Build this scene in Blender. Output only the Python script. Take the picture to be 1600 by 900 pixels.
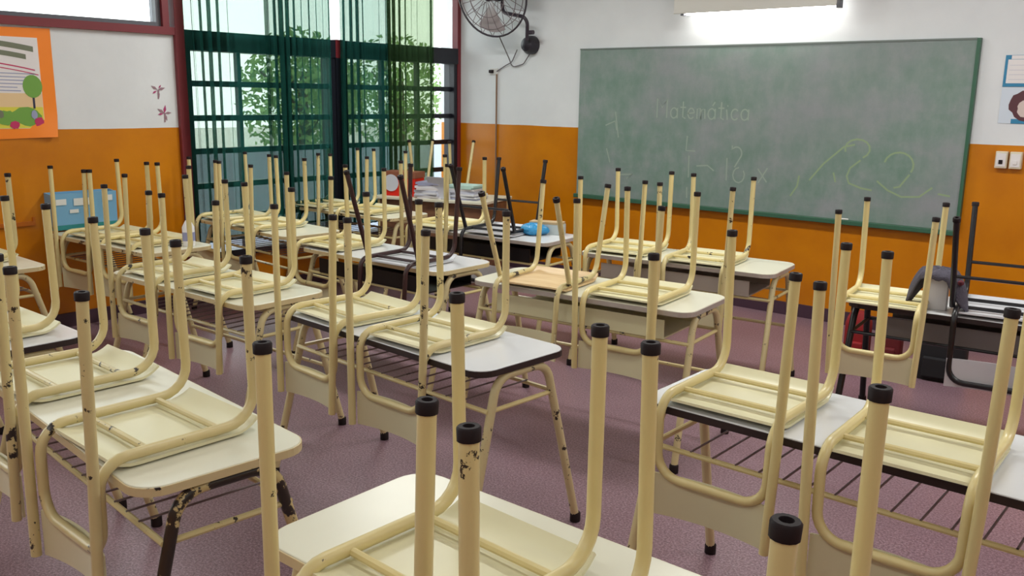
import bpy, bmesh, math, random
from mathutils import Vector, Matrix
random.seed(7)
for o in list(bpy.data.objects): bpy.data.objects.remove(o)
SC = bpy.context.scene
COL = SC.collection

# ------------------------------------------------------------------ camera
F_PX = 1400.0
yaw, pit, rol = (math.radians(v) for v in (-40.515, 12.056, 0.854))
fw = Vector((math.sin(yaw)*math.cos(pit), math.cos(yaw)*math.cos(pit), -math.sin(pit)))
r0 = Vector((math.cos(yaw), -math.sin(yaw), 0)); u0 = r0.cross(fw)
rt = r0*math.cos(rol)+u0*math.sin(rol); up = u0*math.cos(rol)-r0*math.sin(rol)
cam = bpy.data.cameras.new('camera'); cam.sensor_width = 36; cam.lens = F_PX/1600*36
cam.clip_start = 0.05
co = bpy.data.objects.new('camera', cam); COL.objects.link(co)
m = Matrix((rt, up, -fw)).transposed().to_4x4(); m.translation = Vector((0, 0, 1.65)); co.matrix_world = m
SC.camera = co

# ------------------------------------------------------------------ light
SC.view_settings.view_transform = 'Standard'; SC.view_settings.look = 'None'
SC.view_settings.exposure = 0.64; SC.view_settings.gamma = 1.0; SC.view_settings.use_curve_mapping = False
W = bpy.data.worlds.new('world'); SC.world = W; W.use_nodes = True
bg = W.node_tree.nodes['Background']; bg.inputs[0].default_value = (0.93, 0.97, 1.0, 1); bg.inputs[1].default_value = 3.2
CEIL = 3.25
FILL_LAMPS = [(x, y, e) for y, e in ((-0.8, 9), (1.9, 7), (4.5, 30)) for x in (-4.9, -1.9, 1.0)]  # unseen lamps added for fill, strength set per row to balance brightness
for (x, y, e) in FILL_LAMPS:
    L = bpy.data.lights.new('ceiling_fill', 'AREA'); L.shape = 'RECTANGLE'; L.size = 1.3; L.size_y = 0.25
    L.energy = e; L.color = (0.98, 1.0, 0.97)
    lo = bpy.data.objects.new('ceiling_fill', L); COL.objects.link(lo); lo.location = (x, y, CEIL-0.13)

# ------------------------------------------------------------------ helpers
def nd(nt, t, **kw):
    n = nt.nodes.new(t)
    for k, v in kw.items(): setattr(n, k, v)
    return n
def mat(name, col, rough=0.5, metal=0.0, spec=0.5):
    M = bpy.data.materials.new(name); M.use_nodes = True
    b = M.node_tree.nodes['Principled BSDF']
    b.inputs['Base Color'].default_value = (*col, 1); b.inputs['Roughness'].default_value = rough
    b.inputs['Metallic'].default_value = metal; b.inputs['Specular IOR Level'].default_value = spec
    return M
def S(r, g, b):
    f = lambda c: (c/255/12.92 if c <= 10 else ((c/255+0.055)/1.055)**2.4)
    return (f(r), f(g), f(b))
def coords(nt, rand=True):
    tc = nd(nt, 'ShaderNodeTexCoord')
    if not rand: return tc.outputs['Object']
    oi = nd(nt, 'ShaderNodeObjectInfo')
    mu = nd(nt, 'ShaderNodeVectorMath', operation='SCALE'); mu.inputs[0].default_value = (31, 17, 23)
    nt.links.new(oi.outputs['Random'], mu.inputs['Scale'])
    ad = nd(nt, 'ShaderNodeVectorMath', operation='ADD')
    nt.links.new(tc.outputs['Object'], ad.inputs[0]); nt.links.new(mu.outputs[0], ad.inputs[1])
    return ad.outputs[0]
def noise(nt, vec, scale, detail=3, rough=0.55):
    n = nd(nt, 'ShaderNodeTexNoise'); n.inputs['Scale'].default_value = scale
    n.inputs['Detail'].default_value = detail; n.inputs['Roughness'].default_value = rough
    nt.links.new(vec, n.inputs['Vector']); return n.outputs['Fac']
def ramp(nt, fac, stops):
    r = nd(nt, 'ShaderNodeValToRGB'); e = r.color_ramp.elements
    e[0].position, e[0].color = stops[0][0], (*stops[0][1], 1); e[1].position, e[1].color = stops[1][0], (*stops[1][1], 1)
    for p, c in stops[2:]:
        x = e.new(p); x.color = (*c, 1)
    nt.links.new(fac, r.inputs[0]); return r.outputs['Color']
def mixc(nt, fac, a, b):
    mx = nd(nt, 'ShaderNodeMix', data_type='RGBA')
    if isinstance(fac, float): mx.inputs[0].default_value = fac
    else: nt.links.new(fac, mx.inputs[0])
    for i, v in ((6, a), (7, b)):
        if isinstance(v, tuple): mx.inputs[i].default_value = (*v, 1)
        else: nt.links.new(v, mx.inputs[i])
    return mx.outputs[2]
def paint(name, col, chip=(0.03, 0.022, 0.018), rough=0.32, thr=0.66, dirt=0.12, scale=9):
    M = mat(name, col, rough); nt = M.node_tree; b = nt.nodes['Principled BSDF']
    v = coords(nt)
    base = mixc(nt, noise(nt, v, 4.0, 4), tuple(c*(1-dirt) for c in col), tuple(min(1, c*(1+dirt*0.4)) for c in col))
    f = ramp(nt, noise(nt, v, scale, 6, 0.7), [(thr, (0, 0, 0)), (thr+0.015, (1, 1, 1))])
    c = mixc(nt, f, base, chip)
    nt.links.new(c, b.inputs['Base Color'])
    return M
def add_bump(M, scale, strength, dist=0.002):
    nt = M.node_tree; b = nt.nodes['Principled BSDF']; tc = nd(nt, 'ShaderNodeTexCoord')
    bp = nd(nt, 'ShaderNodeBump'); bp.inputs['Strength'].default_value = strength; bp.inputs['Distance'].default_value = dist
    nt.links.new(noise(nt, tc.outputs['Object'], scale, 4), bp.inputs['Height']); nt.links.new(bp.outputs[0], b.inputs['Normal'])

class MB:
    def __init__(s): s.v = []; s.f = []
    def add(s, v, f):
        o = len(s.v); s.v += [tuple(p) for p in v]; s.f += [tuple(i+o for i in q) for q in f]; return s
    def box(s, x0, x1, y0, y1, z0, z1):
        v = [(x, y, z) for x in (x0, x1) for y in (y0, y1) for z in (z0, z1)]
        return s.add(v, [(0, 1, 3, 2), (4, 6, 7, 5), (0, 4, 5, 1), (2, 3, 7, 6), (0, 2, 6, 4), (1, 5, 7, 3)])
    def prism(s, pts, z0, z1, axis='z'):
        n = len(pts)
        def P(a, b, c): return {'z': (a, b, c), 'y': (a, c, b), 'x': (c, a, b)}[axis]
        v = [P(a, b, z0) for a, b in pts]+[P(a, b, z1) for a, b in pts]
        f = [tuple(range(n))[::-1], tuple(range(n, 2*n))]+[(i, (i+1) % n, n+(i+1) % n, n+i) for i in range(n)]
        return s.add(v, f)
    def lathe(s, prof, n=16, o=(0, 0, 0), ax=(0, 0, 1)):
        q = Vector((0, 0, 1)).rotation_difference(Vector(ax)); o = Vector(o); v = []; f = []
        for r, z in prof:
            for i in range(n):
                a = 2*math.pi*i/n; v.append(o+q @ Vector((r*math.cos(a), r*math.sin(a), z)))
        for k in range(len(prof)-1):
            for i in range(n):
                j = (i+1) % n; f.append((k*n+i, k*n+j, (k+1)*n+j, (k+1)*n+i))
        f.append(tuple(range(n))[::-1]); f.append(tuple(range((len(prof)-1)*n, len(prof)*n)))
        return s.add(v, f)
    def tube(s, pts, r, n=10, fil=0.0, closed=False, steps=6):
        pts = [Vector(p) for p in pts]; path = []
        fl = fil if isinstance(fil, (list, tuple)) else [fil]*len(pts)
        for i, p in enumerate(pts):
            ends = (i == 0 or i == len(pts)-1) and not closed
            if ends or fl[i] <= 0: path.append(p); continue
            a = pts[i-1]; b = pts[(i+1) % len(pts)]
            d1 = (a-p); d2 = (b-p); ang = d1.angle(d2)
            if ang > 3.05: path.append(p); continue
            t = min(fl[i]/math.tan(ang/2), d1.length*0.49, d2.length*0.49)
            A = p+d1.normalized()*t; B = p+d2.normalized()*t
            rad = t*math.tan(ang/2); C = p+(d1.normalized()+d2.normalized()).normalized()*(rad/math.sin(ang/2))
            va = A-C; vb = B-C; th = va.angle(vb); axx = va.cross(vb).normalized()
            for k in range(steps+1): path.append(C+Matrix.Rotation(th*k/steps, 3, axx) @ va)
        m_ = len(path); v = []; f = []
        tan = []
        for i in range(m_):
            a = path[i-1] if (i > 0 or closed) else path[i]; b = path[(i+1) % m_] if (i < m_-1 or closed) else path[i]
            tan.append((b-a).normalized())
        nrm = tan[0].orthogonal().normalized()
        for i in range(m_):
            if i: nrm = (tan[i-1].rotation_difference(tan[i]) @ nrm)
            nrm = (nrm-tan[i]*nrm.dot(tan[i])).normalized(); bi = tan[i].cross(nrm)
            rr = r(i/(m_-1)) if callable(r) else r
            for k in range(n):
                a = 2*math.pi*k/n; v.append(path[i]+nrm*math.cos(a)*rr+bi*math.sin(a)*rr)
        for i in range(m_ if closed else m_-1):
            j = (i+1) % m_
            for k in range(n):
                l = (k+1) % n; f.append((i*n+k, i*n+l, j*n+l, j*n+k))
        if not closed: f.append(tuple(range(n))[::-1]); f.append(tuple(range((m_-1)*n, m_*n)))
        return s.add(v, f)
    def sheet(s, fn, nu, nv, th):
        """fn(u,v)->(point) grid with thickness along normals."""
        P = [[Vector(fn(i/nu, j/nv)) for j in range(nv+1)] for i in range(nu+1)]
        v = []; w = nv+1
        def nr(i, j):
            a = P[min(i+1, nu)][j]-P[max(i-1, 0)][j]; b = P[i][min(j+1, nv)]-P[i][max(j-1, 0)]
            return a.cross(b).normalized()
        top = [P[i][j]+nr(i, j)*th/2 for i in range(nu+1) for j in range(w)]
        bot = [P[i][j]-nr(i, j)*th/2 for i in range(nu+1) for j in range(w)]
        N = len(top); f = []
        for i in range(nu):
            for j in range(nv):
                a, b, c, d = i*w+j, (i+1)*w+j, (i+1)*w+j+1, i*w+j+1
                f += [(a, b, c, d), (a+N, d+N, c+N, b+N)]
        for i in range(nu):
            f += [(i*w, i*w+N, (i+1)*w+N, (i+1)*w), (i*w+nv, (i+1)*w+nv, (i+1)*w+nv+N, i*w+nv+N)]
        for j in range(nv):
            f += [(j, j+1, j+1+N, j+N), (nu*w+j, nu*w+j+N, nu*w+j+1+N, nu*w+j+1)]
        return s.add(top+bot, f)
    def mesh(s, name, m_, smooth=False, bevel=0.0, fix=True):
        me = bpy.data.meshes.new(name); me.from_pydata(s.v, [], s.f)
        bm = bmesh.new(); bm.from_mesh(me)
        if fix: bmesh.ops.recalc_face_normals(bm, faces=bm.faces)
        if bevel: bmesh.ops.bevel(bm, geom=[e for e in bm.edges if e.is_manifold and e.calc_face_angle(0) > 0.6], offset=bevel, segments=2, affect='EDGES', profile=0.5)
        bm.to_mesh(me); bm.free()
        me.materials.append(m_)
        if smooth:
            for p in me.polygons: p.use_smooth = True
            me.set_sharp_from_angle(angle=math.radians(40))
        return me
def obj(name, me, parent=None, loc=(0, 0, 0), rz=0.0):
    o = bpy.data.objects.new(name, me); COL.objects.link(o); o.location = loc; o.rotation_euler = (0, 0, rz)
    if parent: o.parent = parent
    return o
def tag(o, label=None, cat=None, group=None, kind=None):
    if label: o['label'] = label
    if cat: o['category'] = cat
    if group: o['group'] = group
    if kind: o['kind'] = kind
    return o
def empty(name, loc, rz=0.0):
    o = bpy.data.objects.new(name, None); COL.objects.link(o); o.location = loc; o.rotation_euler = (0, 0, rz); o.empty_display_size = 0.1
    return o
def copy_tree(o, parent=None):
    c = o.copy(); COL.objects.link(c); c.parent = parent
    for k in list(o.children): copy_tree(k, c)
    return c
def rrect(w, d, r, n=6):
    p = []
    for cx, cy, a0 in ((w/2-r, d/2-r, 0), (-w/2+r, d/2-r, 90), (-w/2+r, -d/2+r, 180), (w/2-r, -d/2+r, 270)):
        for k in range(n+1):
            a = math.radians(a0+90*k/n); p.append((cx+r*math.cos(a), cy+r*math.sin(a)))
    return p

# ------------------------------------------------------------------ materials
CREAM = S(222, 205, 146)
M_cream = paint('cream_enamel', CREAM, thr=0.68, scale=12)
M_cream_worn = paint('cream_enamel_worn', S(214, 198, 144), thr=0.615, scale=12)
M_cream_black = paint('cream_enamel_worn_black', S(206, 186, 130), thr=0.47, scale=6)
M_frame = paint('cream_frame_worn', S(212, 197, 150), thr=0.60, scale=14)
M_panel = paint('cream_panel', S(224, 218, 180), chip=S(150, 125, 90), rough=0.38, thr=0.74, dirt=0.08, scale=6)
M_top_cream = paint('cream_laminate', S(220, 217, 196), chip=S(190, 170, 135), rough=0.3, thr=0.73, dirt=0.06, scale=5)
M_top_white = paint('white_laminate', S(218, 219, 220), chip=S(185, 180, 170), rough=0.22, thr=0.74, dirt=0.05, scale=5)
M_band = mat('dark_edge_band', S(42, 30, 30), 0.5)
M_band_cream = paint('cream_edge_band', S(215, 196, 150), rough=0.4, thr=0.62)
M_band_grey = paint('grey_edge_band', S(178, 168, 160), rough=0.35, thr=0.66)
M_cap = mat('rubber_cap', S(30, 20, 22), 0.6, spec=0.25)
M_brown = paint('brown_enamel', S(58, 34, 34), chip=S(120, 100, 90), rough=0.35)
M_black = paint('black_enamel', S(24, 22, 26), chip=S(90, 85, 85), rough=0.3, thr=0.7)
M_steel = paint('dull_rack_steel', S(120, 105, 105), rough=0.45, thr=0.64)
M_backw = paint('white_backrest', S(206, 206, 210), chip=S(120, 115, 120), rough=0.35, thr=0.72)
def wood(name, a, b):
    M = mat(name, a, 0.45); nt = M.node_tree; tc = nd(nt, 'ShaderNodeTexCoord')
    mp = nd(nt, 'ShaderNodeMapping'); mp.inputs['Scale'].default_value = (2, 18, 6); nt.links.new(tc.outputs['Object'], mp.inputs['Vector'])
    nt.links.new(ramp(nt, noise(nt, mp.outputs[0], 3, 4), [(0.3, a), (0.7, b)]), nt.nodes['Principled BSDF'].inputs['Base Color'])
    return M
M_wood = wood('ply_wood', S(205, 170, 120), S(225, 198, 152))
M_dwood = wood('brown_desk_wood', S(92, 62, 48), S(135, 95, 68))

def wall_mat(name, split):
    M = mat(name, S(214, 214, 214), 0.6); nt = M.node_tree; b = nt.nodes['Principled BSDF']
    g = nd(nt, 'ShaderNodeNewGeometry'); sp = nd(nt, 'ShaderNodeSeparateXYZ'); nt.links.new(g.outputs['Position'], sp.inputs[0])
    wob = nd(nt, 'ShaderNodeMath', operation='MULTIPLY_ADD'); wob.inputs[1].default_value = 0.012; wob.inputs[2].default_value = split-0.006
    nt.links.new(noise(nt, g.outputs['Position'], 2.5, 3), wob.inputs[0])
    lt = nd(nt, 'ShaderNodeMath', operation='LESS_THAN'); nt.links.new(sp.outputs['Z'], lt.inputs[0]); nt.links.new(wob.outputs[0], lt.inputs[1])
    wn = noise(nt, g.outputs['Position'], 3.0, 5)
    white = ramp(nt, wn, [(0.3, S(213, 216, 219)), (0.75, S(222, 225, 227))])
    orange = ramp(nt, wn, [(0.3, S(188, 110, 0)), (0.7, S(206, 127, 0))])
    nt.links.new(mixc(nt, lt.outputs[0], white, orange), b.inputs['Base Color'])
    rr = nd(nt, 'ShaderNodeMath', operation='MULTIPLY_ADD'); rr.inputs[1].default_value = -0.33; rr.inputs[2].default_value = 0.65
    nt.links.new(lt.outputs[0], rr.inputs[0]); nt.links.new(rr.outputs[0], b.inputs['Roughness'])
    bp = nd(nt, 'ShaderNodeBump'); bp.inputs['Strength'].default_value = 0.25; bp.inputs['Distance'].default_value = 0.004
    nt.links.new(noise(nt, g.outputs['Position'], 14, 4), bp.inputs['Height']); nt.links.new(bp.outputs[0], b.inputs['Normal'])
    return M
M_wall = wall_mat('two_tone_wall', 1.385)
M_ceil = mat('ceiling_paint', S(225, 225, 222), 0.8)
M_floor = mat('granite_floor', S(120, 95, 105), 0.35)
nt = M_floor.node_tree; tc = nd(nt, 'ShaderNodeTexCoord')
n1 = noise(nt, tc.outputs['Object'], 110, 3, 0.8); n2 = noise(nt, tc.outputs['Object'], 1.3, 4)
c1 = ramp(nt, n1, [(0.33, S(92, 66, 72)), (0.52, S(142, 112, 122)), (0.72, S(182, 158, 166))])
c2 = ramp(nt, n2, [(0.3, (0.78, 0.76, 0.78)), (0.7, (1, 1, 1))])
mx = nd(nt, 'ShaderNodeMix', data_type='RGBA', blend_type='MULTIPLY'); mx.inputs[0].default_value = 1
nt.links.new(c1, mx.inputs[6]); nt.links.new(c2, mx.inputs[7]); nt.links.new(mx.outputs[2], nt.nodes['Principled BSDF'].inputs['Base Color'])
M_base = mat('dark_baseboard', S(70, 48, 62), 0.4)
M_red = paint('red_frame_paint', S(120, 38, 46), chip=S(70, 25, 30), rough=0.45, thr=0.72)
M_dark = mat('dark_window_frame', S(22, 24, 34), 0.4)
M_grey = mat('grey_frame', S(90, 92, 100), 0.45)

# ------------------------------------------------------------------ room shell
XL, YB, XR, YR = -6.42, 6.645, 2.2, -1.6
def struct(name, mb, m_, parent=None, **k):
    o = obj(name, mb.mesh(name, m_, **k), parent)
    if not parent: o['kind'] = 'structure'
    return o
struct('floor', MB().box(XL-0.25, XR+0.2, YR-0.2, YB+0.2, -0.1, 0), M_floor)
struct('ceiling', MB().box(XL-0.25, XR+0.2, YR-0.2, YB+0.2, CEIL, CEIL+0.1), M_ceil)
struct('wall_front', MB().box(XL-0.25, XR+0.2, YB, YB+0.2, 0, CEIL), M_wall)
struct('wall_back', MB().box(XL-0.25, XR+0.2, YR-0.2, YR, 0, CEIL), M_wall)
struct('wall_right', MB().box(XR, XR+0.2, YR, YB, 0, CEIL), M_wall)
# left wall pieces round the openings: clerestory y -1.2..3.55 z 2.10..2.95 ; tall window y 3.6..6.64 z 0.35..2.95
WB, WT = 0.35, 2.95
wl = MB()
wl.box(XL-0.2, XL, 1.45, 3.59, 0, 2.06); wl.box(XL-0.2, XL, YR, -1.35, 0, 2.06); wl.box(XL-0.2, XL, -1.35, 1.45, 0, 0.6); wl.box(XL-0.2, XL, 3.59, YB, 0, WB); wl.box(XL-0.2, XL, YR, YB, WT, CEIL)
wl.box(XL-0.2, XL, YR, -1.2, 2.06, WT)
struct('wall_left', wl, M_wall)
struct('baseboard_front', MB().box(XL, XR, YB-0.018, YB, 0, 0.10), M_base)
struct('baseboard_left', MB().box(XL, XL+0.018, YR, YB-0.02, 0, 0.10), M_base)
M_mould = paint('painted_moulding', S(184, 98, 10), chip=S(80, 45, 15), rough=0.4, thr=0.66)
struct('trim_1', MB().box(XL, XL+0.014, 0.6, 2.49, 0.745, 0.772), M_mould)
struct('trim_2', MB().box(XL, XL+0.014, 2.475, 2.49, 0.772, 0.80), M_mould)

# glass
M_glass = bpy.data.materials.new('window_glass'); M_glass.use_nodes = True
nt = M_glass.node_tree; nt.nodes.clear()
o_ = nd(nt, 'ShaderNodeOutputMaterial'); t_ = nd(nt, 'ShaderNodeBsdfTransparent'); g_ = nd(nt, 'ShaderNodeBsdfGlossy'); mx = nd(nt, 'ShaderNodeMixShader')
g_.inputs['Roughness'].default_value = 0.02; fr = nd(nt, 'ShaderNodeFresnel'); fr.inputs[0].default_value = 1.35
t_.inputs[0].default_value = (0.94, 0.97, 0.96, 1)
nt.links.new(fr.outputs[0], mx.inputs[0]); nt.links.new(t_.outputs[0], mx.inputs[1]); nt.links.new(g_.outputs[0], mx.inputs[2]); nt.links.new(mx.outputs[0], o_.inputs[0])

def window(name, y0, y1, dark_side):
    """tall window: red outer frame, dark grid below a deep header, transom light above"""
    w = tag(empty(name, (XL, (y0+y1)/2, WB)), kind='structure')
    x0, x1 = -0.12, 0.02
    off = Vector((XL, (y0+y1)/2, WB))
    def part(nm, mb, m_, par=w, **k):
        mb.v = [tuple(Vector(p)-off) for p in mb.v]; return obj(nm, mb.mesh(nm, m_, **k), par)
    X0, X1 = XL-0.12, XL+0.02
    part('header', MB().box(X0, X1+0.015, y0, y1, 1.957, 2.105), M_dark)
    part('jamb', MB().box(X0, X1, y0, y0+0.045, WB, 1.957), M_dark)
    part('jamb', MB().box(X0, X1, y1-0.045, y1, WB, 1.957), M_dark)
    part('sill', MB().box(X0, X1+0.03, y0, y1, WB, WB+0.05), M_dark)
    rails = [0.66, 0.924, 1.196, 1.451, 1.713]
    for z in rails: part('glazing_bar', MB().box(XL-0.07, XL-0.02, y0+0.045, y1-0.045, z-0.022, z+0.022), M_dark)
    nc = 3; zs = [WB+0.05]+rails+[1.957]; ys = [y0+0.045+(y1-y0-0.09)*k/nc for k in range(nc+1)]
    for k in range(1, nc): part('mullion', MB().box(XL-0.07, XL-0.02, ys[k]-0.016, ys[k]+0.016, WB+0.05, 1.957), M_dark)
    for k in range(nc):
        for j in range(len(zs)-1):
            part('pane', MB().box(XL-0.047, XL-0.043, ys[k], ys[k+1], zs[j], zs[j+1]), M_glass)
    part('transom_bar', MB().box(X0, X1, y0, y1, WT-0.06, WT), M_red)
    part('transom_pane', MB().box(XL-0.047, XL-0.043, y0, y1+(0.09 if y1 < 5.5 else 0), 2.105, WT-0.06), M_glass)
    return w
window('window_1', 3.665, 5.075, 0); window('window_2', 5.165, 6.60, 0)
# red posts and dark centre post
struct('trim_3', MB().box(XL-0.13, XL+0.035, 3.59, 3.665, WB, WT), M_red, bevel=0.004)
struct('trim_4', MB().box(XL-0.05, XL+0.03, 6.60, 6.645, WB, WT), M_red, bevel=0.004)
cp = tag(empty('trim_5', (XL, 5.12, WB)), kind='structure')
obj('lower_post', MB().box(-0.13, 0.04, -0.045, 0.045, 0, 1.957-WB).mesh('lower_post', M_dark), cp)
obj('upper_post', MB().box(-0.13, 0.04, -0.045, 0.045, 1.957-WB, 2.11-WB).mesh('upper_post', M_red), cp)
# clerestory on the left
w3 = tag(empty('window_3', (XL, 1.2, 2.06)), kind='structure')
def p3(nm, a, m_): return obj(nm, MB().box(a[0], a[1], a[2]-1.2, a[3]-1.2, a[4]-2.06, a[5]-2.06).mesh(nm, m_), w3)
p3('frame_rail', (-0.13, 0.03, -1.2, 3.59, 2.06, 2.115), M_red)
p3('frame_rail', (-0.13, 0.03, -1.2, 3.59, 2.90, 2.95), M_red)
p3('frame_post', (-0.13, 0.03, 3.50, 3.55, 2.115, 2.9), M_red)
p3('sash_rail', (-0.09, 0.0, -1.2, 3.50, 2.115, 2.145), M_grey)
p3('sash_post', (-0.09, 0.0, 3.465, 3.50, 2.145, 2.9), M_grey)
p3('sash_post', (-0.09, 0.0, 1.0, 1.035, 2.145, 2.9), M_grey)
p3('sash_rail', (-0.09, 0.0, -1.2, 3.50, 2.87, 2.90), M_grey)
p3('pane', (-0.047, -0.043, 1.035, 3.465, 2.145, 2.87), M_glass)
p3('pane', (-0.047, -0.043, -1.2, 1.0, 2.145, 2.87), M_glass)
p3('pane', (-0.047, -0.043, 3.55, 3.59, 2.115, 2.9), M_glass)

w4 = tag(empty('added_fill_window', (XL, 0.05, 0.6)), kind='structure')  # unseen window, added to light the near desks from the left
def p4(nm, a, m_): return obj(nm, MB().box(a[0], a[1], a[2], a[3], a[4], a[5]).mesh(nm, m_), w4)
p4('jamb', (-0.13, 0.03, -1.4, -1.34, 0, 1.46), M_red); p4('jamb', (-0.13, 0.03, 1.34, 1.4, 0, 1.46), M_red)
p4('sill', (-0.13, 0.05, -1.34, 1.34, 0, 0.05), M_dark)
for z in (0.33, 0.60, 0.87, 1.14): p4('glazing_bar', (-0.07, -0.02, -1.34, 1.34, z-0.022, z+0.022), M_dark)
for y in (-0.67, 0.0, 0.67): p4('mullion', (-0.075, -0.015, y-0.02, y+0.02, 0.05, 1.46), M_dark)
for k in range(4): p4('pane', (-0.047, -0.043, -1.34+0.67*k, -0.67+0.67*k, 0.05, 1.46), M_glass)

# curtains ----------------------------------------------------------
def curtain_mat(name, col, tr_c=(0.20, 0.235, 0.20)):
    M = bpy.data.materials.new(name); M.use_nodes = True; nt = M.node_tree; nt.nodes.clear()
    o_ = nd(nt, 'ShaderNodeOutputMaterial'); tr = nd(nt, 'ShaderNodeBsdfTransparent'); tl = nd(nt, 'ShaderNodeBsdfTranslucent'); df = nd(nt, 'ShaderNodeBsdfDiffuse')
    tr.inputs[0].default_value = (*tr_c, 1); tl.inputs[0].default_value = (*col, 1); df.inputs[0].default_value = (*col, 1)
    a = nd(nt, 'ShaderNodeMixShader'); a.inputs[0].default_value = 0.45; b = nd(nt, 'ShaderNodeMixShader'); b.inputs[0].default_value = 0.72
    nt.links.new(tl.outputs[0], a.inputs[1]); nt.links.new(df.outputs[0], a.inputs[2])
    nt.links.new(a.outputs[0], b.inputs[1]); nt.links.new(tr.outputs[0], b.inputs[2]); nt.links.new(b.outputs[0], o_.inputs[0])
    return M
M_curt = curtain_mat('sheer_green_cloth', S(54, 124, 114))
M_curt_thin = curtain_mat('thin_green_cloth', S(54, 124, 114), (0.31, 0.35, 0.31))
M_curt2 = curtain_mat('sheer_olive_green_cloth', S(92, 132, 88), (0.23, 0.26, 0.19))
def curtain(y0, y1, z0, z1, n, label, m_, seed, x=-6.30):
    rnd = random.Random(seed); ph = [rnd.uniform(0, 6.28) for _ in range(6)]
    def fn(u, v):
        y = y0+(y1-y0)*u+0.012*math.sin(9*u+ph[3])*(1-v)
        a = n*2*math.pi*u
        amp = 0.030*(0.75+0.35*math.sin(5*u+ph[0])+0.25*math.sin(13*u+ph[4]))
        xx = x+amp*math.sin(a+1.3*math.sin(6*u+ph[1])+0.35*(1-v)*math.sin(4*u+ph[2]))
        yy = y+0.013*math.cos(2*a+ph[5])*(0.5+0.5*math.sin(7*u))
        return (xx, yy, z0+(z1-z0)*v)
    nu = int(n*14); nv = 10
    v = [fn(i/nu, j/nv) for i in range(nu+1) for j in range(nv+1)]
    f = [(i*(nv+1)+j, (i+1)*(nv+1)+j, (i+1)*(nv+1)+j+1, i*(nv+1)+j+1) for i in range(nu) for j in range(nv)]
    r = tag(empty('curtain', (x, (y0+y1)/2, z0)), label, 'curtain', 'sheer green curtains')
    mb = MB().add([(p[0]-x, p[1]-(y0+y1)/2, p[2]-z0) for p in v], f)
    obj('cloth', mb.mesh('cloth', m_, smooth=True, fix=False), r)
    hm = MB(); hm.tube([(fn(i/60, 0)[0]-x, fn(i/60, 0)[1]-(y0+y1)/2, 0.004) for i in range(61)], 0.006, 5)
    obj('hem', hm.mesh('hem', m_, smooth=True), r)
curtain(3.63, 4.36, 0.50, 2.80, 9, 'sheer green curtain nearest the poster, over the left window', M_curt_thin, 1)
curtain(4.30, 4.95, 0.50, 2.80, 10, 'sheer green curtain against the dark post between the two windows, on its left', M_curt, 2, x=-6.285)
curtain(5.06, 5.62, 0.50, 2.80, 8, 'sheer green curtain just right of the dark centre window post', M_curt, 3)
curtain(5.58, 6.16, 0.50, 2.80, 9, 'olive green sheer curtain nearest the corner of the front wall', M_curt2, 4, x=-6.285)
rod = tag(empty('curtain_rod', (-6.29, 5.0, 2.80)), 'dark curtain rod above the windows carrying the green curtains', 'curtain rod')
obj('rod', MB().tube([(0, -1.45, 0), (0, 1.35, 0)], 0.014, 8).mesh('rod', M_dark, smooth=True), rod)
for yy in (-1.40, 0.07, 1.30): obj('bracket', MB().tube([(0, yy, 0), (-0.13, yy, 0.03)], 0.008, 6).mesh('bracket', M_dark, smooth=True), rod)

# outdoors ----------------------------------------------------------
M_ground = mat('pale_paving', S(190, 188, 180), 0.8)
struct('ground', MB().box(-40, XL-0.3, -20, 40, -0.15, -0.05), M_ground)
M_leaf = mat('leaf_green', S(120, 150, 84), 0.6); M_bark = mat('bark', S(80, 66, 54), 0.9)
M_leaf2 = mat('leaf_green_dark', S(96, 132, 80), 0.6)
def tree(loc, h, rad, label, seed, m_, n=1500):
    rnd = random.Random(seed); r = tag(empty('tree', loc), label, 'tree', 'trees outside the windows')
    obj('trunk', MB().tube([(0, 0, 0), (0.05, 0.04, h*0.4), (0, 0.1, h*0.8)], lambda t: 0.11-0.06*t, 8).mesh('trunk', M_bark, smooth=True), r)
    for k in range(4):
        a = k*1.6+rnd.random(); obj('branch', MB().tube([(0, 0.05, h*(0.42+0.08*k)), (rad*0.6*math.cos(a), rad*0.6*math.sin(a), h*(0.6+0.1*k))], lambda t: 0.045-0.03*t, 6).mesh('branch', M_bark, smooth=True), r)
    v = []; f = []
    for i in range(n):
        while True:
            p = Vector((rnd.uniform(-1, 1), rnd.uniform(-1, 1), rnd.uniform(-1, 1)))
            if 0.25 < p.length < 1: break
        c = Vector((p.x*rad, p.y*rad, h*0.66+p.z*h*0.38)); a = Vector((rnd.gauss(0, 1), rnd.gauss(0, 1), rnd.gauss(0, 1))).normalized(); b = a.orthogonal().normalized(); s = rnd.uniform(0.035, 0.075)
        o = len(v); v += [c-a*s, c+b*s*0.45, c+a*s, c-b*s*0.45]; f.append((o, o+1, o+2, o+3))
    tag(obj('foliage', MB().add(v, f).mesh('foliage', m_, fix=False), r), kind='stuff')
tree((-10.6, 7.75, -0.05), 2.5, 0.85, 'leafy tree outside the left window', 1, M_leaf, 1700)
tree((-11.4, 10.3, -0.05), 2.6, 0.9, 'leafy tree outside beyond the centre window post', 2, M_leaf, 1700)
tree((-13.8, 10.6, -0.05), 2.5, 0.9, 'farthest leafy tree outside the window near the front corner', 3, M_leaf2, 1700)
struct('garden_wall', MB().box(-8.75, -8.6, -6, 18, -0.05, 1.02), mat('blue_grey_render', S(150, 160, 178), 0.8))

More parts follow.
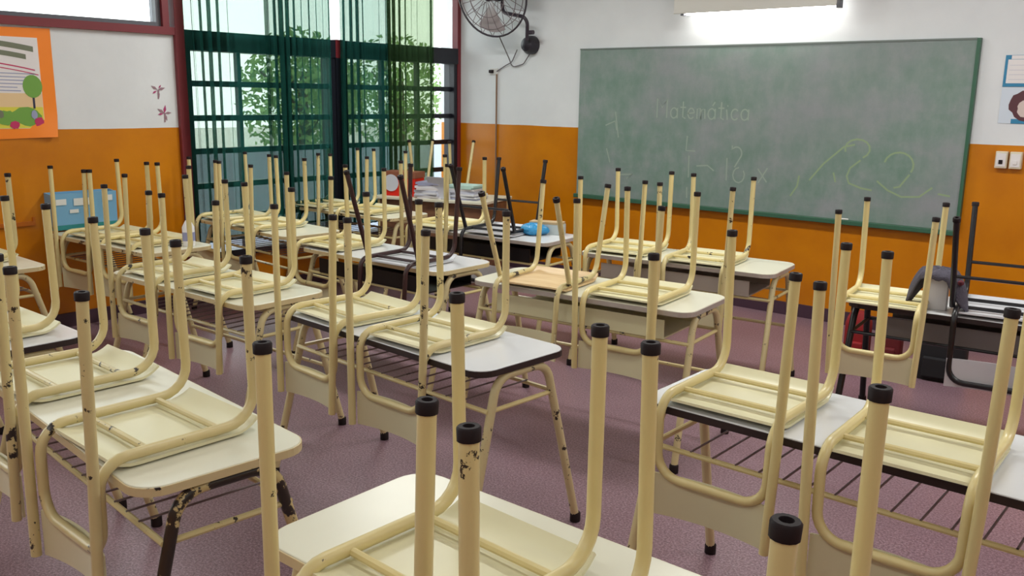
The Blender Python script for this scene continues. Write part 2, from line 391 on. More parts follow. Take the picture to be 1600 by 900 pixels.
# ------------------------------------------------------------------ unseen ceiling fixtures, added to light the room
M_housing = mat('lamp_housing', S(205, 203, 196), 0.5)
def emis(name, col, s):
    M = mat(name, col); b = M.node_tree.nodes['Principled BSDF']; b.inputs['Emission Color'].default_value = (*col, 1); b.inputs['Emission Strength'].default_value = s; return M
M_tube = emis('fill_tube', (1, 0.99, 0.96), 3.0)
pos_words = [a+' of the '+b+' row' for b in ('back', 'middle', 'front') for a in ('window side light', 'centre light', 'right side light')]
for i, (x, y, e) in enumerate(FILL_LAMPS):
    r = tag(empty('added_ceiling_light', (x, y, CEIL)), 'unseen added fluorescent ceiling fixture, '+pos_words[i], 'light', 'added ceiling fluorescent lights')
    obj('housing', MB().box(-0.68, 0.68, -0.13, 0.13, -0.06, 0).mesh('housing', M_housing, bevel=0.005), r)
    for s in (-0.07, 0.07): obj('tube', MB().tube([(-0.62, s, -0.085), (0.62, s, -0.085)], 0.016, 8).mesh('tube', M_tube, smooth=True), r)

# ------------------------------------------------------------------ blackboard
M_board = mat('chalky_green_board', S(100, 132, 118), 0.55)
nt = M_board.node_tree; tc = nd(nt, 'ShaderNodeTexCoord'); b = nt.nodes['Principled BSDF']
mp = nd(nt, 'ShaderNodeMapping'); mp.inputs['Scale'].default_value = (1.0, 1.0, 1.5); nt.links.new(tc.outputs['Object'], mp.inputs['Vector'])
mp2 = nd(nt, 'ShaderNodeMapping'); mp2.inputs['Scale'].default_value = (3.0, 1.0, 1.6); mp2.inputs['Rotation'].default_value = (0, 0.5, 0); nt.links.new(tc.outputs['Object'], mp2.inputs['Vector'])
ca = ramp(nt, noise(nt, mp.outputs[0], 2.2, 6, 0.65), [(0.32, S(98, 130, 114)), (0.5, S(118, 140, 130)), (0.68, S(146, 150, 154))])
cb = ramp(nt, noise(nt, mp2.outputs[0], 3, 5, 0.7), [(0.4, S(104, 132, 120)), (0.7, S(148, 156, 154))])
dust = ramp(nt, noise(nt, mp.outputs[0], 0.55, 3), [(0.42, (0, 0, 0)), (0.62, (0.6, 0.6, 0.6))])
nt.links.new(mixc(nt, dust, mixc(nt, 0.4, ca, cb), S(140, 140, 146)), b.inputs['Base Color'])
M_ledge = mat('board_green_edge', S(52, 96, 74), 0.45)
bx0, bx1, bz0, bz1 = -4.895, -1.66, 0.795, 2.062
bb = tag(empty('blackboard', ((bx0+bx1)/2, YB, bz0)), 'wide green blackboard with smudged chalk on the front wall', 'blackboard')
bw = (bx1-bx0)/2; bh = bz1-bz0
obj('board_panel', MB().box(-bw, bw, -0.03, -0.001, 0, bh).mesh('board_panel', M_board), bb)
obj('chalk_ledge', MB().box(-bw-0.01, bw, -0.065, -0.0305, -0.035, 0.0).mesh('chalk_ledge', M_ledge, bevel=0.004), bb)
obj('side_frame', MB().box(bw, bw+0.022, -0.04, -0.001, -0.02, bh+0.01).mesh('side_frame', M_ledge), bb)
obj('top_frame', MB().box(-bw, bw, -0.036, -0.001, bh, bh+0.012).mesh('top_frame', mat('board_grey_edge', S(112, 122, 118), 0.5)), bb)
M_chalk = mat('faint_chalk', S(150, 164, 152), 0.9)
M_chalk2 = mat('yellow_chalk', S(142, 162, 128), 0.9)
def chalk(name, strokes, m_=M_chalk, w=0.011):
    for i, st in enumerate(strokes):
        L = []; Rr = []; n = len(st)
        for k in range(n):
            a = Vector((*st[max(k-1, 0)], 0)); c = Vector((*st[min(k+1, n-1)], 0)); d = (c-a).normalized(); nn = Vector((-d.y, d.x, 0))*w/2; p = Vector((*st[k], 0))
            L.append(p+nn); Rr.append(p-nn)
        v = [(p.x, -0.0306-0.0001*(i % 3), p.y) for p in L+Rr]
        obj(name, MB().add(v, [(k, k+1, n+k+1, n+k) for k in range(n-1)]).mesh(name, m_, fix=False), bb)
def arc(cx, cz, rx, rz, a0, a1, n=10): return [(cx+rx*math.cos(math.radians(a0+(a1-a0)*k/n)), cz+rz*math.sin(math.radians(a0+(a1-a0)*k/n))) for k in range(n+1)]
# board-local: x metres from the middle, z up from the bottom edge
def word(x, z, h):
    S_ = []
    S_ += [[(x, z), (x, z+h*1.5), (x+h*.45, z+h*.8), (x+h*.9, z+h*1.5), (x+h*.9, z)]]; x += h*1.25          # M
    def a_(x): return [arc(x+h*.3, z+h*.4, h*.3, h*.4, 30, 330), [(x+h*.6, z+h*.8), (x+h*.6, z)]]
    def t_(x): return [[(x+h*.25, z+h*1.3), (x+h*.25, z+h*.1), (x+h*.5, z)], [(x, z+h*.85), (x+h*.5, z+h*.85)]]
    def e_(x): return [[(x, z+h*.4), (x+h*.55, z+h*.45)]+arc(x+h*.28, z+h*.4, h*.28, h*.4, 10, 320)]
    def m_(x): return [[(x, z), (x, z+h*.75), (x+h*.25, z+h*.8), (x+h*.35, z), (x+h*.38, z+h*.7), (x+h*.65, z+h*.75), (x+h*.7, z)]]
    S_ += a_(x); x += h*.85; S_ += t_(x); x += h*.7; S_ += e_(x); x += h*.8; S_ += m_(x); x += h*.95
    S_ += a_(x)+[[(x+h*.35, z+h*1.0), (x+h*.55, z+h*1.3)]]; x += h*.85; S_ += t_(x); x += h*.7
    S_ += [[(x, z+h*.75), (x+.01, z)], [(x+.005, z+h*1.0), (x+.012, z+h*1.05)]]; x += h*.4
    S_ += [arc(x+h*.3, z+h*.4, h*.3, h*.4, 40, 320)]; x += h*.8; S_ += a_(x)
    return S_
chalk('chalk_writing', word(-0.80, 0.70, 0.105))
chalk('chalk_writing', [[(-0.50, 0.56), (-0.505, 0.44), (-0.42, 0.44)], [(-0.475, 0.40), (-0.47, 0.22)], [(-0.40, 0.32), (-0.30, 0.33), (-0.24, 0.29)],
      [(-0.13, 0.40), (-0.125, 0.22)], [(-0.09, 0.50)]+arc(-0.05, 0.44, 0.045, 0.05, 150, -40)+[(-0.06, 0.33)], arc(-0.02, 0.27, 0.05, 0.06, 90, 400), [(-0.48, 0.14), (-0.475, 0.05)],
      [(0.14, 0.33), (0.22, 0.23)], [(0.22, 0.34), (0.15, 0.22)]])
chalk('chalk_drawing', [[(0.48, 0.30), (0.47, 0.22), (0.42, 0.14)], [(0.56, 0.27), (0.66, 0.40), (0.80, 0.53), (0.88, 0.55)], arc(0.90, 0.52, 0.09, 0.07, 200, -60),
      [(0.93, 0.44), (0.86, 0.38), (0.84, 0.32), (0.86, 0.27), (0.95, 0.24), (1.03, 0.23)], [(0.74, 0.34), (0.76, 0.27)], arc(1.20, 0.42, 0.10, 0.09, 170, -30),
      [(1.28, 0.36), (1.22, 0.27), (1.18, 0.26)], [(1.06, 0.30), (1.14, 0.24), (1.24, 0.20), (1.36, 0.21), (1.44, 0.28)], [(1.48, 0.24), (1.56, 0.23)]], M_chalk2, 0.013)
chalk('chalk_marks', [[(-1.32, 0.62), (-1.22, 0.66), (-1.20, 0.58)], [(-1.30, 0.42), (-1.26, 0.30)], [(-1.15, 0.20), (-1.02, 0.21), (-1.08, 0.17)], [(-1.22, 0.74), (-1.18, 0.52)]])
tag(obj('chalk_stick', MB().lathe([(0.006, -0.03), (0.006, 0.03)], 8, ax=(1, 0.1, 0)).mesh('chalk_stick', mat('chalk_white', S(228, 228, 224), 0.9)), loc=(-2.42, YB-0.05, bz0+0.0065)), 'short white chalk stick lying on the right part of the blackboard ledge', 'chalk')

# wall lamp over the board
wlp = tag(empty('wall_lamp', (-3.19, 6.45, 2.30)), 'long fluorescent lamp fixed on the wall above the blackboard', 'lamp')
obj('housing', MB().prism([(-0.05, 0.004), (-0.042, 0.004), (-0.03, 0.06), (0.15, 0.06), (0.15, 0.24), (-0.05, 0.24)], -0.65, 0.65, 'x').mesh('housing', M_housing, bevel=0.006), wlp)
obj('bracket', MB().box(-0.5, -0.46, 0.10, 0.194, 0.10, 0.16).mesh('bracket', M_housing), wlp)
obj('bracket', MB().box(0.46, 0.5, 0.10, 0.194, 0.10, 0.16).mesh('bracket', M_housing), wlp)
M_tube2 = emis('lit_tube', (1, 0.985, 0.95), 10.0)
obj('tube', MB().tube([(-0.60, 0.07, 0.018), (0.60, 0.07, 0.018)], 0.017, 10).mesh('tube', M_tube2, smooth=True), wlp)
for s in (-1, 1): obj('lamp_holder', MB().box(s*0.625-0.015, s*0.625+0.015, 0.045, 0.095, -0.002, 0.06).mesh('lamp_holder', M_grey), wlp)

# ------------------------------------------------------------------ wall fan
M_fan = mat('fan_dark_metal', S(58, 50, 60), 0.45); M_cage = mat('fan_cage_wire', S(120, 108, 112), 0.4)
M_blade = mat('fan_blade', S(170, 158, 162), 0.4)
fan = tag(empty('wall_fan', (-5.50, YB, 2.10)), 'grey caged fan on a bent arm high on the front wall', 'fan')
def fl(x, y, z): return Vector((x+5.50, y-YB, z-2.10))
C0 = fl(-5.66, 6.28, 2.545); axis = Vector((0.12, -0.95, -0.25)).normalized()
q = Vector((0, 0, 1)).rotation_difference(axis)
RF = 0.37
def ring(r, d, th, n=40): return MB().tube([C0+q @ Vector((r*math.cos(2*math.pi*k/n), r*math.sin(2*math.pi*k/n), d)) for k in range(n)], th, 6, closed=True)
obj('cage_ring', ring(RF, 0, 0.009).mesh('cage_ring', M_fan, smooth=True), fan)
for d, rr in ((0.06, 0.8), (0.085, 0.5), (-0.06, 0.8)): obj('cage_ring', ring(RF*rr, d, 0.004).mesh('cage_ring', M_cage, smooth=True), fan)
for k in range(20):
    a = 2*math.pi*k/20; e = Vector((math.cos(a), math.sin(a), 0))
    obj('cage_wire', MB().tube([C0+q @ (e*RF), C0+q @ (e*RF*.8+Vector((0, 0, .06))), C0+q @ (e*RF*.5+Vector((0, 0, .085))), C0+q @ (e*.05+Vector((0, 0, .09)))], 0.003, 5).mesh('cage_wire', M_cage), fan)
    obj('cage_wire', MB().tube([C0+q @ (e*RF), C0+q @ (e*RF*.8+Vector((0, 0, -.06))), C0+q @ (e*.08+Vector((0, 0, -.10)))], 0.003, 5).mesh('cage_wire', M_cage), fan)
for k in range(3):
    def bl(u, v, k=k):
        a = 2*math.pi*k/3+0.5+(v-0.5)*(0.75+0.3*u); r = 0.06+0.27*u
        return C0+q @ Vector((r*math.cos(a), r*math.sin(a), 0.05*(v-0.5)))
    obj('blade', MB().sheet(bl, 8, 6, 0.004).mesh('blade', M_blade, smooth=True), fan)
obj('hub', MB().lathe([(0.0, 0.07), (0.05, 0.06), (0.05, -0.02)][::-1], 16, C0, axis).mesh('hub', M_fan, smooth=True), fan)
obj('motor', MB().lathe([(0.03, -0.26), (0.07, -0.23), (0.075, -0.08), (0.06, -0.05)], 16, C0, axis).mesh('motor', M_fan, smooth=True), fan)
obj('arm', MB().tube([C0-axis*0.16+Vector((0, 0, 0.1)), C0-axis*0.16+Vector((0, 0.02, -0.18)), fl(-5.35, 6.42, 2.345), fl(-5.42, 6.50, 2.16)], 0.017, 8, fil=0.06).mesh('arm', M_fan, smooth=True), fan)
obj('knob', MB().lathe([(0.02, -0.02), (0.02, 0.03)], 10, fl(-5.36, 6.48, 2.22), (1, 0, 0)).mesh('knob', M_fan, smooth=True), fan)
obj('wall_mount', MB().lathe([(0.085, 0.0), (0.085, 0.05), (0.06, 0.10), (0.02, 0.115)], 20, fl(-5.47, YB-0.001, 2.12), (0, -1, 0)).mesh('wall_mount', mat('fan_mount_black', S(36, 32, 42), 0.4), smooth=True), fan)
M_cord = mat('grey_cord', S(92, 84, 88), 0.5)
tag(obj('fan_cord', MB().tube([(-5.62, 6.60, 2.08), (-5.70, 6.62, 1.97), (-5.78, 6.625, 1.94), (-5.90, 6.63, 1.885)], 0.005, 6, fil=0.08).mesh('fan_cord', M_cord, smooth=True)), 'thin grey cord running from the fan mount down to the wall outlet', 'cord')
tag(obj('fan_cord', MB().tube([(-5.45, 6.60, 2.06), (-5.56, 6.625, 1.95), (-5.70, 6.625, 1.92), (-5.735, 6.62, 2.0), (-5.80, 6.55, 2.20)], 0.005, 6, fil=0.07).mesh('fan_cord', M_cord, smooth=True)), 'looping grey cord hanging under the fan', 'cord')
so = tag(empty('wall_outlet', (-5.94, YB, 1.885)), 'small dark plug in an outlet under the fan', 'outlet')
obj('plate', MB().box(-0.05, 0.05, -0.012, -0.001, -0.03, 0.03).mesh('plate', mat('outlet_white', S(210, 208, 204), 0.4), bevel=0.003), so)
obj('plug', MB().box(-0.04, 0.0, -0.045, -0.012, -0.015, 0.015).mesh('plug', M_cap, bevel=0.004), so)
tag(obj('cable_conduit', MB().tube([(-5.905, 6.635, 1.86), (-5.905, 6.635, 0.12)], 0.008, 6).mesh('cable_conduit', mat('conduit_brown', S(128, 96, 70), 0.5), smooth=True)), 'thin vertical conduit running down the front wall below the outlet', 'conduit')

# ------------------------------------------------------------------ notices on walls
def flat(nm, par, y0, y1, z0, z1, x, m_): return obj(nm, MB().box(0.0, x, y0, y1, z0, z1).mesh(nm, m_), par)
po = tag(empty('poster', (XL+0.002, 2.70, 1.335)), 'orange bordered printed poster with a green tree on the left wall', 'poster')
M_po = mat('orange_card', S(246, 134, 22), 0.45); M_pp = mat('poster_paper', S(226, 222, 222), 0.35)
def border(u, v):
    y = -1.05*(1-u); z = -0.02*(1-u)+0.715*v
    curl = 0.05*max(0, u-0.8)/0.2*max(0, 0.2-v)/0.2
    return (0.004+curl*0.6, y-curl*0.4, z)
obj('card_border', MB().sheet(border, 16, 10, 0.003).mesh('card_border', M_po, smooth=True), po)
flat('print_sheet', po, -1.0, -0.088, 0.06, 0.65, 0.0075, M_pp)
def blob(nm, cy, cz, ry, rz, m_, x, n=18, jag=0.0, seed=1):
    rnd = random.Random(seed); pts = [(cy+ry*math.cos(2*math.pi*k/n)*(1+rnd.uniform(-jag, jag)), cz+rz*math.sin(2*math.pi*k/n)*(1+rnd.uniform(-jag, jag))) for k in range(n)]
    return obj(nm, MB().prism(pts, 0.0076, x, 'x').mesh(nm, m_), po)
mk = lambda n, c: mat(n, S(*c), 0.4)
M_pg, M_pd, M_pm, M_py, M_pl, M_pt = mk('print_green', (110, 160, 66)), mk('print_grey_green', (112, 118, 96)), mk('print_magenta', (190, 44, 96)), mk('print_yellow', (214, 206, 70)), mk('print_blue_grey', (150, 156, 186)), mk('print_peach', (226, 196, 150))
flat('print_field', po, -1.0, -0.09, 0.062, 0.20, 0.0079, M_py); flat('print_sky', po, -1.0, -0.09, 0.20, 0.29, 0.0078, M_pt)
def strip(y0, y1, za, zb, h, m_, nm='print_line'):
    n = 8; top = [(y0+(y1-y0)*k/n, za+(zb-za)*(k/n)**2+h/2) for k in range(n+1)]; bot = [(p[0], p[1]-h) for p in top[::-1]]
    obj(nm, MB().prism(top+bot, 0.0076, 0.0086, 'x').mesh(nm, m_), po)
strip(-0.62, -0.12, 0.62, 0.575, 0.035, M_pd, 'print_heading'); strip(-0.62, -0.17, 0.565, 0.525, 0.032, M_pd, 'print_heading')
strip(-0.66, -0.12, 0.50, 0.44, 0.008, M_pm); strip(-0.66, -0.10, 0.475, 0.41, 0.006, M_pm)
for k, e in enumerate((-0.10, -0.12, -0.10, -0.14, -0.22, -0.2)): strip(-0.72, e-0.02, 0.42-0.022*k, 0.415-0.022*k, 0.006, M_pl)
blob('print_tree_crown', -0.145, 0.335, 0.062, 0.075, M_pg, 0.0092); flat('print_tree_trunk', po, -0.152, -0.138, 0.19, 0.27, 0.0088, mk('print_navy', (40, 44, 70)))
for k, (cy, cz, ry, rz, mm) in enumerate([(-0.20, 0.14, .09, .06, M_pg), (-0.33, 0.13, .06, .05, M_pg), (-0.45, 0.12, .08, .05, M_pg), (-0.60, 0.13, .08, .06, M_pg), (-0.12, 0.10, .03, .035, M_pm), (-0.28, 0.085, .03, .025, M_pm), (-0.42, 0.085, .045, .03, M_pm), (-0.56, 0.085, .03, .03, M_pm), (-0.36, 0.155, .02, .025, M_pd), (-0.15, 0.15, .02, .03, M_pl)]): blob('print_plant' if mm is M_pg else 'print_flower', cy, cz, ry, rz, mm, 0.0090+0.0004*k, jag=0.15, seed=k)
def sticker(y, z, sc, label, seed):
    rnd = random.Random(seed); r = tag(empty('flower_sticker', (XL+0.002, y, z)), label, 'sticker', 'flower stickers on the wall')
    for k in range(5):
        a = 1.2*k+rnd.uniform(-.3, .3); c = (sc*0.5*math.cos(a), sc*0.5*math.sin(a)); L = sc*rnd.uniform(.25, .55)
        d = (math.cos(a), math.sin(a)); n = (-d[1], d[0])
        pts = [(c[0]-d[0]*L, c[1]-d[1]*L), (c[0]+n[0]*L*.35, c[1]+n[1]*L*.35), (c[0]+d[0]*L, c[1]+d[1]*L), (c[0]-n[0]*L*.35, c[1]-n[1]*L*.35)]
        obj('petal', MB().prism(pts, 0, 0.001+0.0003*k, 'x').mesh('petal', M_st if k % 2 else M_st2), r)
    obj('stem', MB().prism([(-0.004, -sc*1.1), (0.006, -sc*1.1), (0.012, 0), (-0.002, 0)], 0, 0.0009, 'x').mesh('stem', M_st2), r)
M_st, M_st2 = mk('sticker_magenta', (170, 60, 110)), mk('sticker_dusty', (150, 120, 130))
sticker(3.44, 1.66, 0.06, 'upper faded flower sticker on the white left wall', 2); sticker(3.48, 1.49, 0.06, 'lower magenta flower sticker just above the orange paint', 5)

# light blue tray hung on the orange wall
M_tray = mat('light_blue_plastic', S(118, 172, 208), 0.35); M_teal = mat('teal_edge', S(40, 130, 130), 0.4)
tr = tag(empty('wall_tray', (XL+0.001, 2.79, 0.71)), 'light blue plastic document tray with white labels on the orange wall', 'tray')
obj('back', MB().box(0, 0.008, -0.225, 0.225, 0.0, 0.25).mesh('back', M_tray), tr)
obj('front', MB().prism([(0.10, 0.03), (0.108, 0.03), (0.118, 0.245), (0.11, 0.245)], -0.222, 0.222, 'y').mesh('front', M_tray), tr)
for s in (-1, 1): obj('side', MB().prism([(0.008, 0.02), (0.10, 0.02), (0.11, 0.24), (0.008, 0.25)], s*0.222-0.003, s*0.222+0.003, 'y').mesh('side', M_tray), tr)
obj('base', MB().box(0.0, 0.108, -0.225, 0.225, -0.005, 0.03).mesh('base', M_teal, bevel=0.003), tr)
M_lab = mk('paper_label', (222, 226, 224))
for (y0, y1, z0, z1) in ((-0.2, -0.13, .17, .21), (-0.08, 0.04, .16, .21), (-0.11, -0.05, .11, .135), (0.12, 0.19, .18, .22)):
    obj('label_sticker', MB().prism([(0.109+0.05*z0, z0), (0.111+0.05*z0, z0), (0.111+0.05*z1, z1), (0.109+0.05*z1, z1)], y0, y1, 'y').mesh('label_sticker', M_lab), tr)

# calendar, picture and switches on the front wall, right
ca_ = tag(empty('calendar', (-1.36, YB-0.001, 1.76)), 'blue framed calendar sheet right of the blackboard', 'calendar')
def fr(nm, par, x0, x1, z0, z1, y, m_): return obj(nm, MB().box(x0, x1, -y, 0, z0, z1).mesh(nm, m_), par)
M_cb = mk('calendar_blue', (48, 128, 168)); fr('backing', ca_, -0.125, 0.16, 0, 0.20, 0.004, M_cb)
fr('date_sheet', ca_, -0.108, 0.145, 0.022, 0.172, 0.0045, M_pp); fr('header', ca_, -0.09, -0.01, 0.174, 0.198, 0.0046, M_pp)
for k in range(4): fr('date_row', ca_, -0.095, 0.13, 0.045+0.03*k, 0.0465+0.03*k, 0.0049, M_pl)
pi = tag(empty('wall_picture', (-1.36, YB-0.001, 1.525)), 'printed picture sheet hanging right under the blue calendar', 'picture')
fr('sheet', pi, -0.125, 0.16, 0, 0.23, 0.003, mk('picture_pale', (204, 214, 226))); fr('lower_band', pi, -0.05, 0.16, 0, 0.03, 0.0034, M_cb)
def blobf(nm, par, cx, cz, rx, rz, m_, y, seed=1):
    rnd = random.Random(seed); pts = [(cx+rx*math.cos(2*math.pi*k/20)*(1+rnd.uniform(-.12, .12)), cz+rz*math.sin(2*math.pi*k/20)*(1+rnd.uniform(-.12, .12))) for k in range(20)]
    obj(nm, MB().prism(pts, -y, 0, 'y').mesh(nm, m_), par)
blobf('printed_shape', pi, 0.03, 0.12, 0.10, 0.095, mk('picture_maroon', (86, 48, 56)), 0.0036, 3); blobf('printed_shape', pi, 0.04, 0.095, 0.06, 0.06, mk('picture_peach', (206, 190, 184)), 0.0040, 4)
for nm, x, lab in (('left', -1.43, 'cream wall switch box with a dark button, left of the pair'), ('right', -1.345, 'plain cream wall switch box, right of the pair')):
    sw = tag(empty('switch_box', (x, YB-0.001, 1.235)), lab, 'switch', 'switch boxes on the orange wall')
    obj('housing', MB().box(-0.036, 0.036, -0.04, 0, 0, 0.11).mesh('housing', mat('switch_cream', S(214, 204, 178), 0.4), bevel=0.004), sw)
    obj('face_plate', MB().box(-0.028, 0.028, -0.044, -0.0401, 0.012, 0.098).mesh('face_plate', M_pp), sw)
    obj('button', MB().box(-0.012, 0.012, -0.05, -0.0441, 0.028, 0.055).mesh('button', M_cap if nm == 'left' else M_pp, bevel=0.002), sw)

# ------------------------------------------------------------------ school desks
DL, DD = 1.22, 0.47
M_trayg = mat('grey_sheet_metal', S(104, 98, 96), 0.45)
def desk_root(x, y, rz, zt, label, top_m, band_m, tray, frame_m=M_cream, L=DL, stretch=False, group='double school desks', blk=False):
    r = tag(empty('school_desk', (x, y, 0), math.radians(rz)), label, 'desk', group)
    t = obj('tabletop', MB().prism(rrect(L, DD, 0.075), zt-0.022, zt).mesh('tabletop', top_m, bevel=0.003), r)
    ring = rrect(L+0.006, DD+0.006, 0.078); n = len(ring); inn = rrect(L-0.004, DD-0.004, 0.073)
    mb = MB(); v = [(a, b, zt-0.025) for a, b in ring]+[(a, b, zt-0.003) for a, b in ring]+[(a, b, zt-0.003) for a, b in inn]+[(a, b, zt-0.025) for a, b in inn]
    f = []
    for i in range(n):
        j = (i+1) % n
        f += [(i, j, n+j, n+i), (n+i, n+j, 2*n+j, 2*n+i), (2*n+i, 2*n+j, 3*n+j, 3*n+i), (3*n+i, 3*n+j, j, i)]
    obj('edge_band', mb.add(v, f).mesh('edge_band', band_m), t)
    for s in (-1, 1):
        xb, xt = s*(L/2-0.004), s*(L/2-0.022)
        lm_ = M_cream_black if (blk and s > 0) else (M_frame if frame_m in (M_cream, M_cream_worn) else frame_m)
        lf = obj('leg_frame', MB().tube([(xb, -0.305, 0.02), (xt, -0.13, zt-0.041), (xt, 0.13, zt-0.041), (xb, 0.305, 0.02)], 0.0165, 10, fil=0.085).mesh('leg_frame', lm_, smooth=True), r)
        for q_ in (-1, 1): obj('foot_cap', MB().lathe([(0.021, 0.001), (0.021, 0.035), (0.017, 0.04)], 10, (xb, q_*0.305, 0)).mesh('foot_cap', M_cap, smooth=True), lf)
        obj('side_rail', MB().tube([(xt, -0.17, zt-0.16), (xt, 0.17, zt-0.16)], 0.009, 8).mesh('side_rail', frame_m, smooth=True), r)
    for s in (-1, 1): obj('apron_rail', MB().tube([(-L/2+0.02, s*0.10, zt-0.036), (L/2-0.02, s*0.10, zt-0.036)], 0.011, 8).mesh('apron_rail', frame_m, smooth=True), r)
    for s in (-1, 1): obj('rack_rail', MB().tube([(-L/2+0.02, s*0.175, zt-0.16), (L/2-0.02, s*0.175, zt-0.16)], 0.009, 8).mesh('rack_rail', frame_m, smooth=True), r)
    if tray:
        obj('shelf_tray', MB().prism([(-0.19, zt-0.06), (-0.185, zt-0.06), (-0.185, zt-0.143), (0.185, zt-0.143), (0.185, zt-0.06), (0.19, zt-0.06), (0.19, zt-0.15), (-0.19, zt-0.15)], -L/2+0.14, L/2-0.14, 'x').mesh('shelf_tray', tray), r)
    else:
        me = MB().tube([(0, -0.178, zt-0.151), (0, 0.178, zt-0.151)], 0.0035, 5).mesh('rack_wire', M_steel)
        for k in range(13): obj('rack_wire', me, r, (-L/2+0.16+(L-0.32)*k/12, 0, 0))
    if stretch: obj('stretcher', MB().tube([(-L/2+0.015, 0.222, 0.33), (L/2-0.015, 0.222, 0.33)], 0.010, 8).mesh('stretcher', frame_m, smooth=True), r)
    return r
DZ = dict(L1=0, A=-.01, D=.015, C=0, M2=-.01, L2=-.03, LL2=-.045, LL1=-.04, R2=-.015, M3=-.035, L3=-.035, R3=-.025, M4=-.01, L4=-.025, RB=-.065, T=.03)
ZT = {k: 0.74+v for k, v in DZ.items()}
TC, TW, BD, BC, BG = M_top_cream, M_top_white, M_band, M_band_cream, M_band_grey
for k, x, y, rz, t, b_, tray, fm, st, lab in [
  ('L1', -3.97, 1.225, 0, TW, BD, None, M_cream_worn, False, 'white topped desk cut by the left picture edge, beside the front left desk'),
  ('A', -2.53, 1.20, -4.5, TC, BC, None, M_cream_worn, False, 'cream desk at front left with a chipped blackened leg arch'),
  ('D', -0.89, 1.20, 1, TC, BC, None, M_cream, False, 'cream desk nearest the camera at the bottom middle'),
  ('C', -0.81, 2.51, 0, TW, BD, None, M_cream, False, 'white desk with dark edge and wire rack at lower right'),
  ('M2', -2.565, 2.41, -3, TW, BD, None, M_cream, False, 'white topped desk in the middle with a bare rounded right end'),
  ('L2', -4.06, 2.41, 2, TC, BC, None, M_cream_worn, True, 'cream desk in the second row left, between the wall desk and the middle desk'),
  ('LL2', -5.72, 2.80, 3, TC, BC, None, M_cream_worn, True, 'cream desk against the orange left wall under the blue tray'),
  ('LL1', -5.72, 1.80, 0, TC, BC, None, M_cream, False, 'cream desk by the left wall, cut by the left picture edge below the poster'),
  ('R2', -2.53, 3.60, 6, TC, BG, M_panel, M_cream_worn, True, 'cream desk carrying the wood seated chair, in the middle right of the room'),
  ('M3', -4.04, 3.61, 1, TW, BC, M_black, M_cream, True, 'white topped desk under the brown framed chair'),
  ('L3', -5.62, 3.80, -3, TC, BC, None, M_cream_worn, True, 'cream desk standing below the left window'),
  ('R3', -2.68, 4.745, 7, TC, BG, M_band_grey, M_cream_worn, True, 'cream desk in front of the left half of the blackboard'),
  ('M4', -4.17, 4.635, 5, TW, BG, M_black, M_cream, True, 'white desk under the black chair with white backrest, near the teacher desk'),
  ('L4', -5.80, 4.805, 2, TC, BC, None, M_cream_worn, True, 'cream desk by the window centre post, in front of the teacher desk'),
  ('RB', -0.98, 4.69, 6, TW, BD, M_trayg, M_black, False, 'white topped black framed desk at the right before the blackboard'),
]: desk_root(x, y, rz, ZT[k], lab, t, b_, tray, fm, stretch=st, L=1.25 if k == 'A' else DL, blk=(k == 'A'))

# teacher's desk
td = tag(empty('teacher_desk', (-5.66, 5.72, 0), math.radians(18)), 'brown wooden teacher desk with cream top in the far corner', 'desk')
obj('tabletop', MB().box(-0.6, 0.5, -0.3, 0.3, 0.745, 0.77).mesh('tabletop', M_top_cream, bevel=0.004), td)
obj('front_panel', MB().box(-0.55, 0.45, -0.26, -0.24, 0.30, 0.745).mesh('front_panel', M_dwood), td)
for s in (-0.56, 0.46): obj('side_panel', MB().box(s-0.012, s+0.012, -0.26, 0.26, 0.12, 0.745).mesh('side_panel', M_dwood), td)
for sx in (-0.56, 0.46):
    for sy in (-1, 1): obj('leg', MB().tube([(sx, sy*0.25, 0), (sx, sy*0.25, 0.744)], 0.016, 8).mesh('leg', M_cream_worn, smooth=True), td)

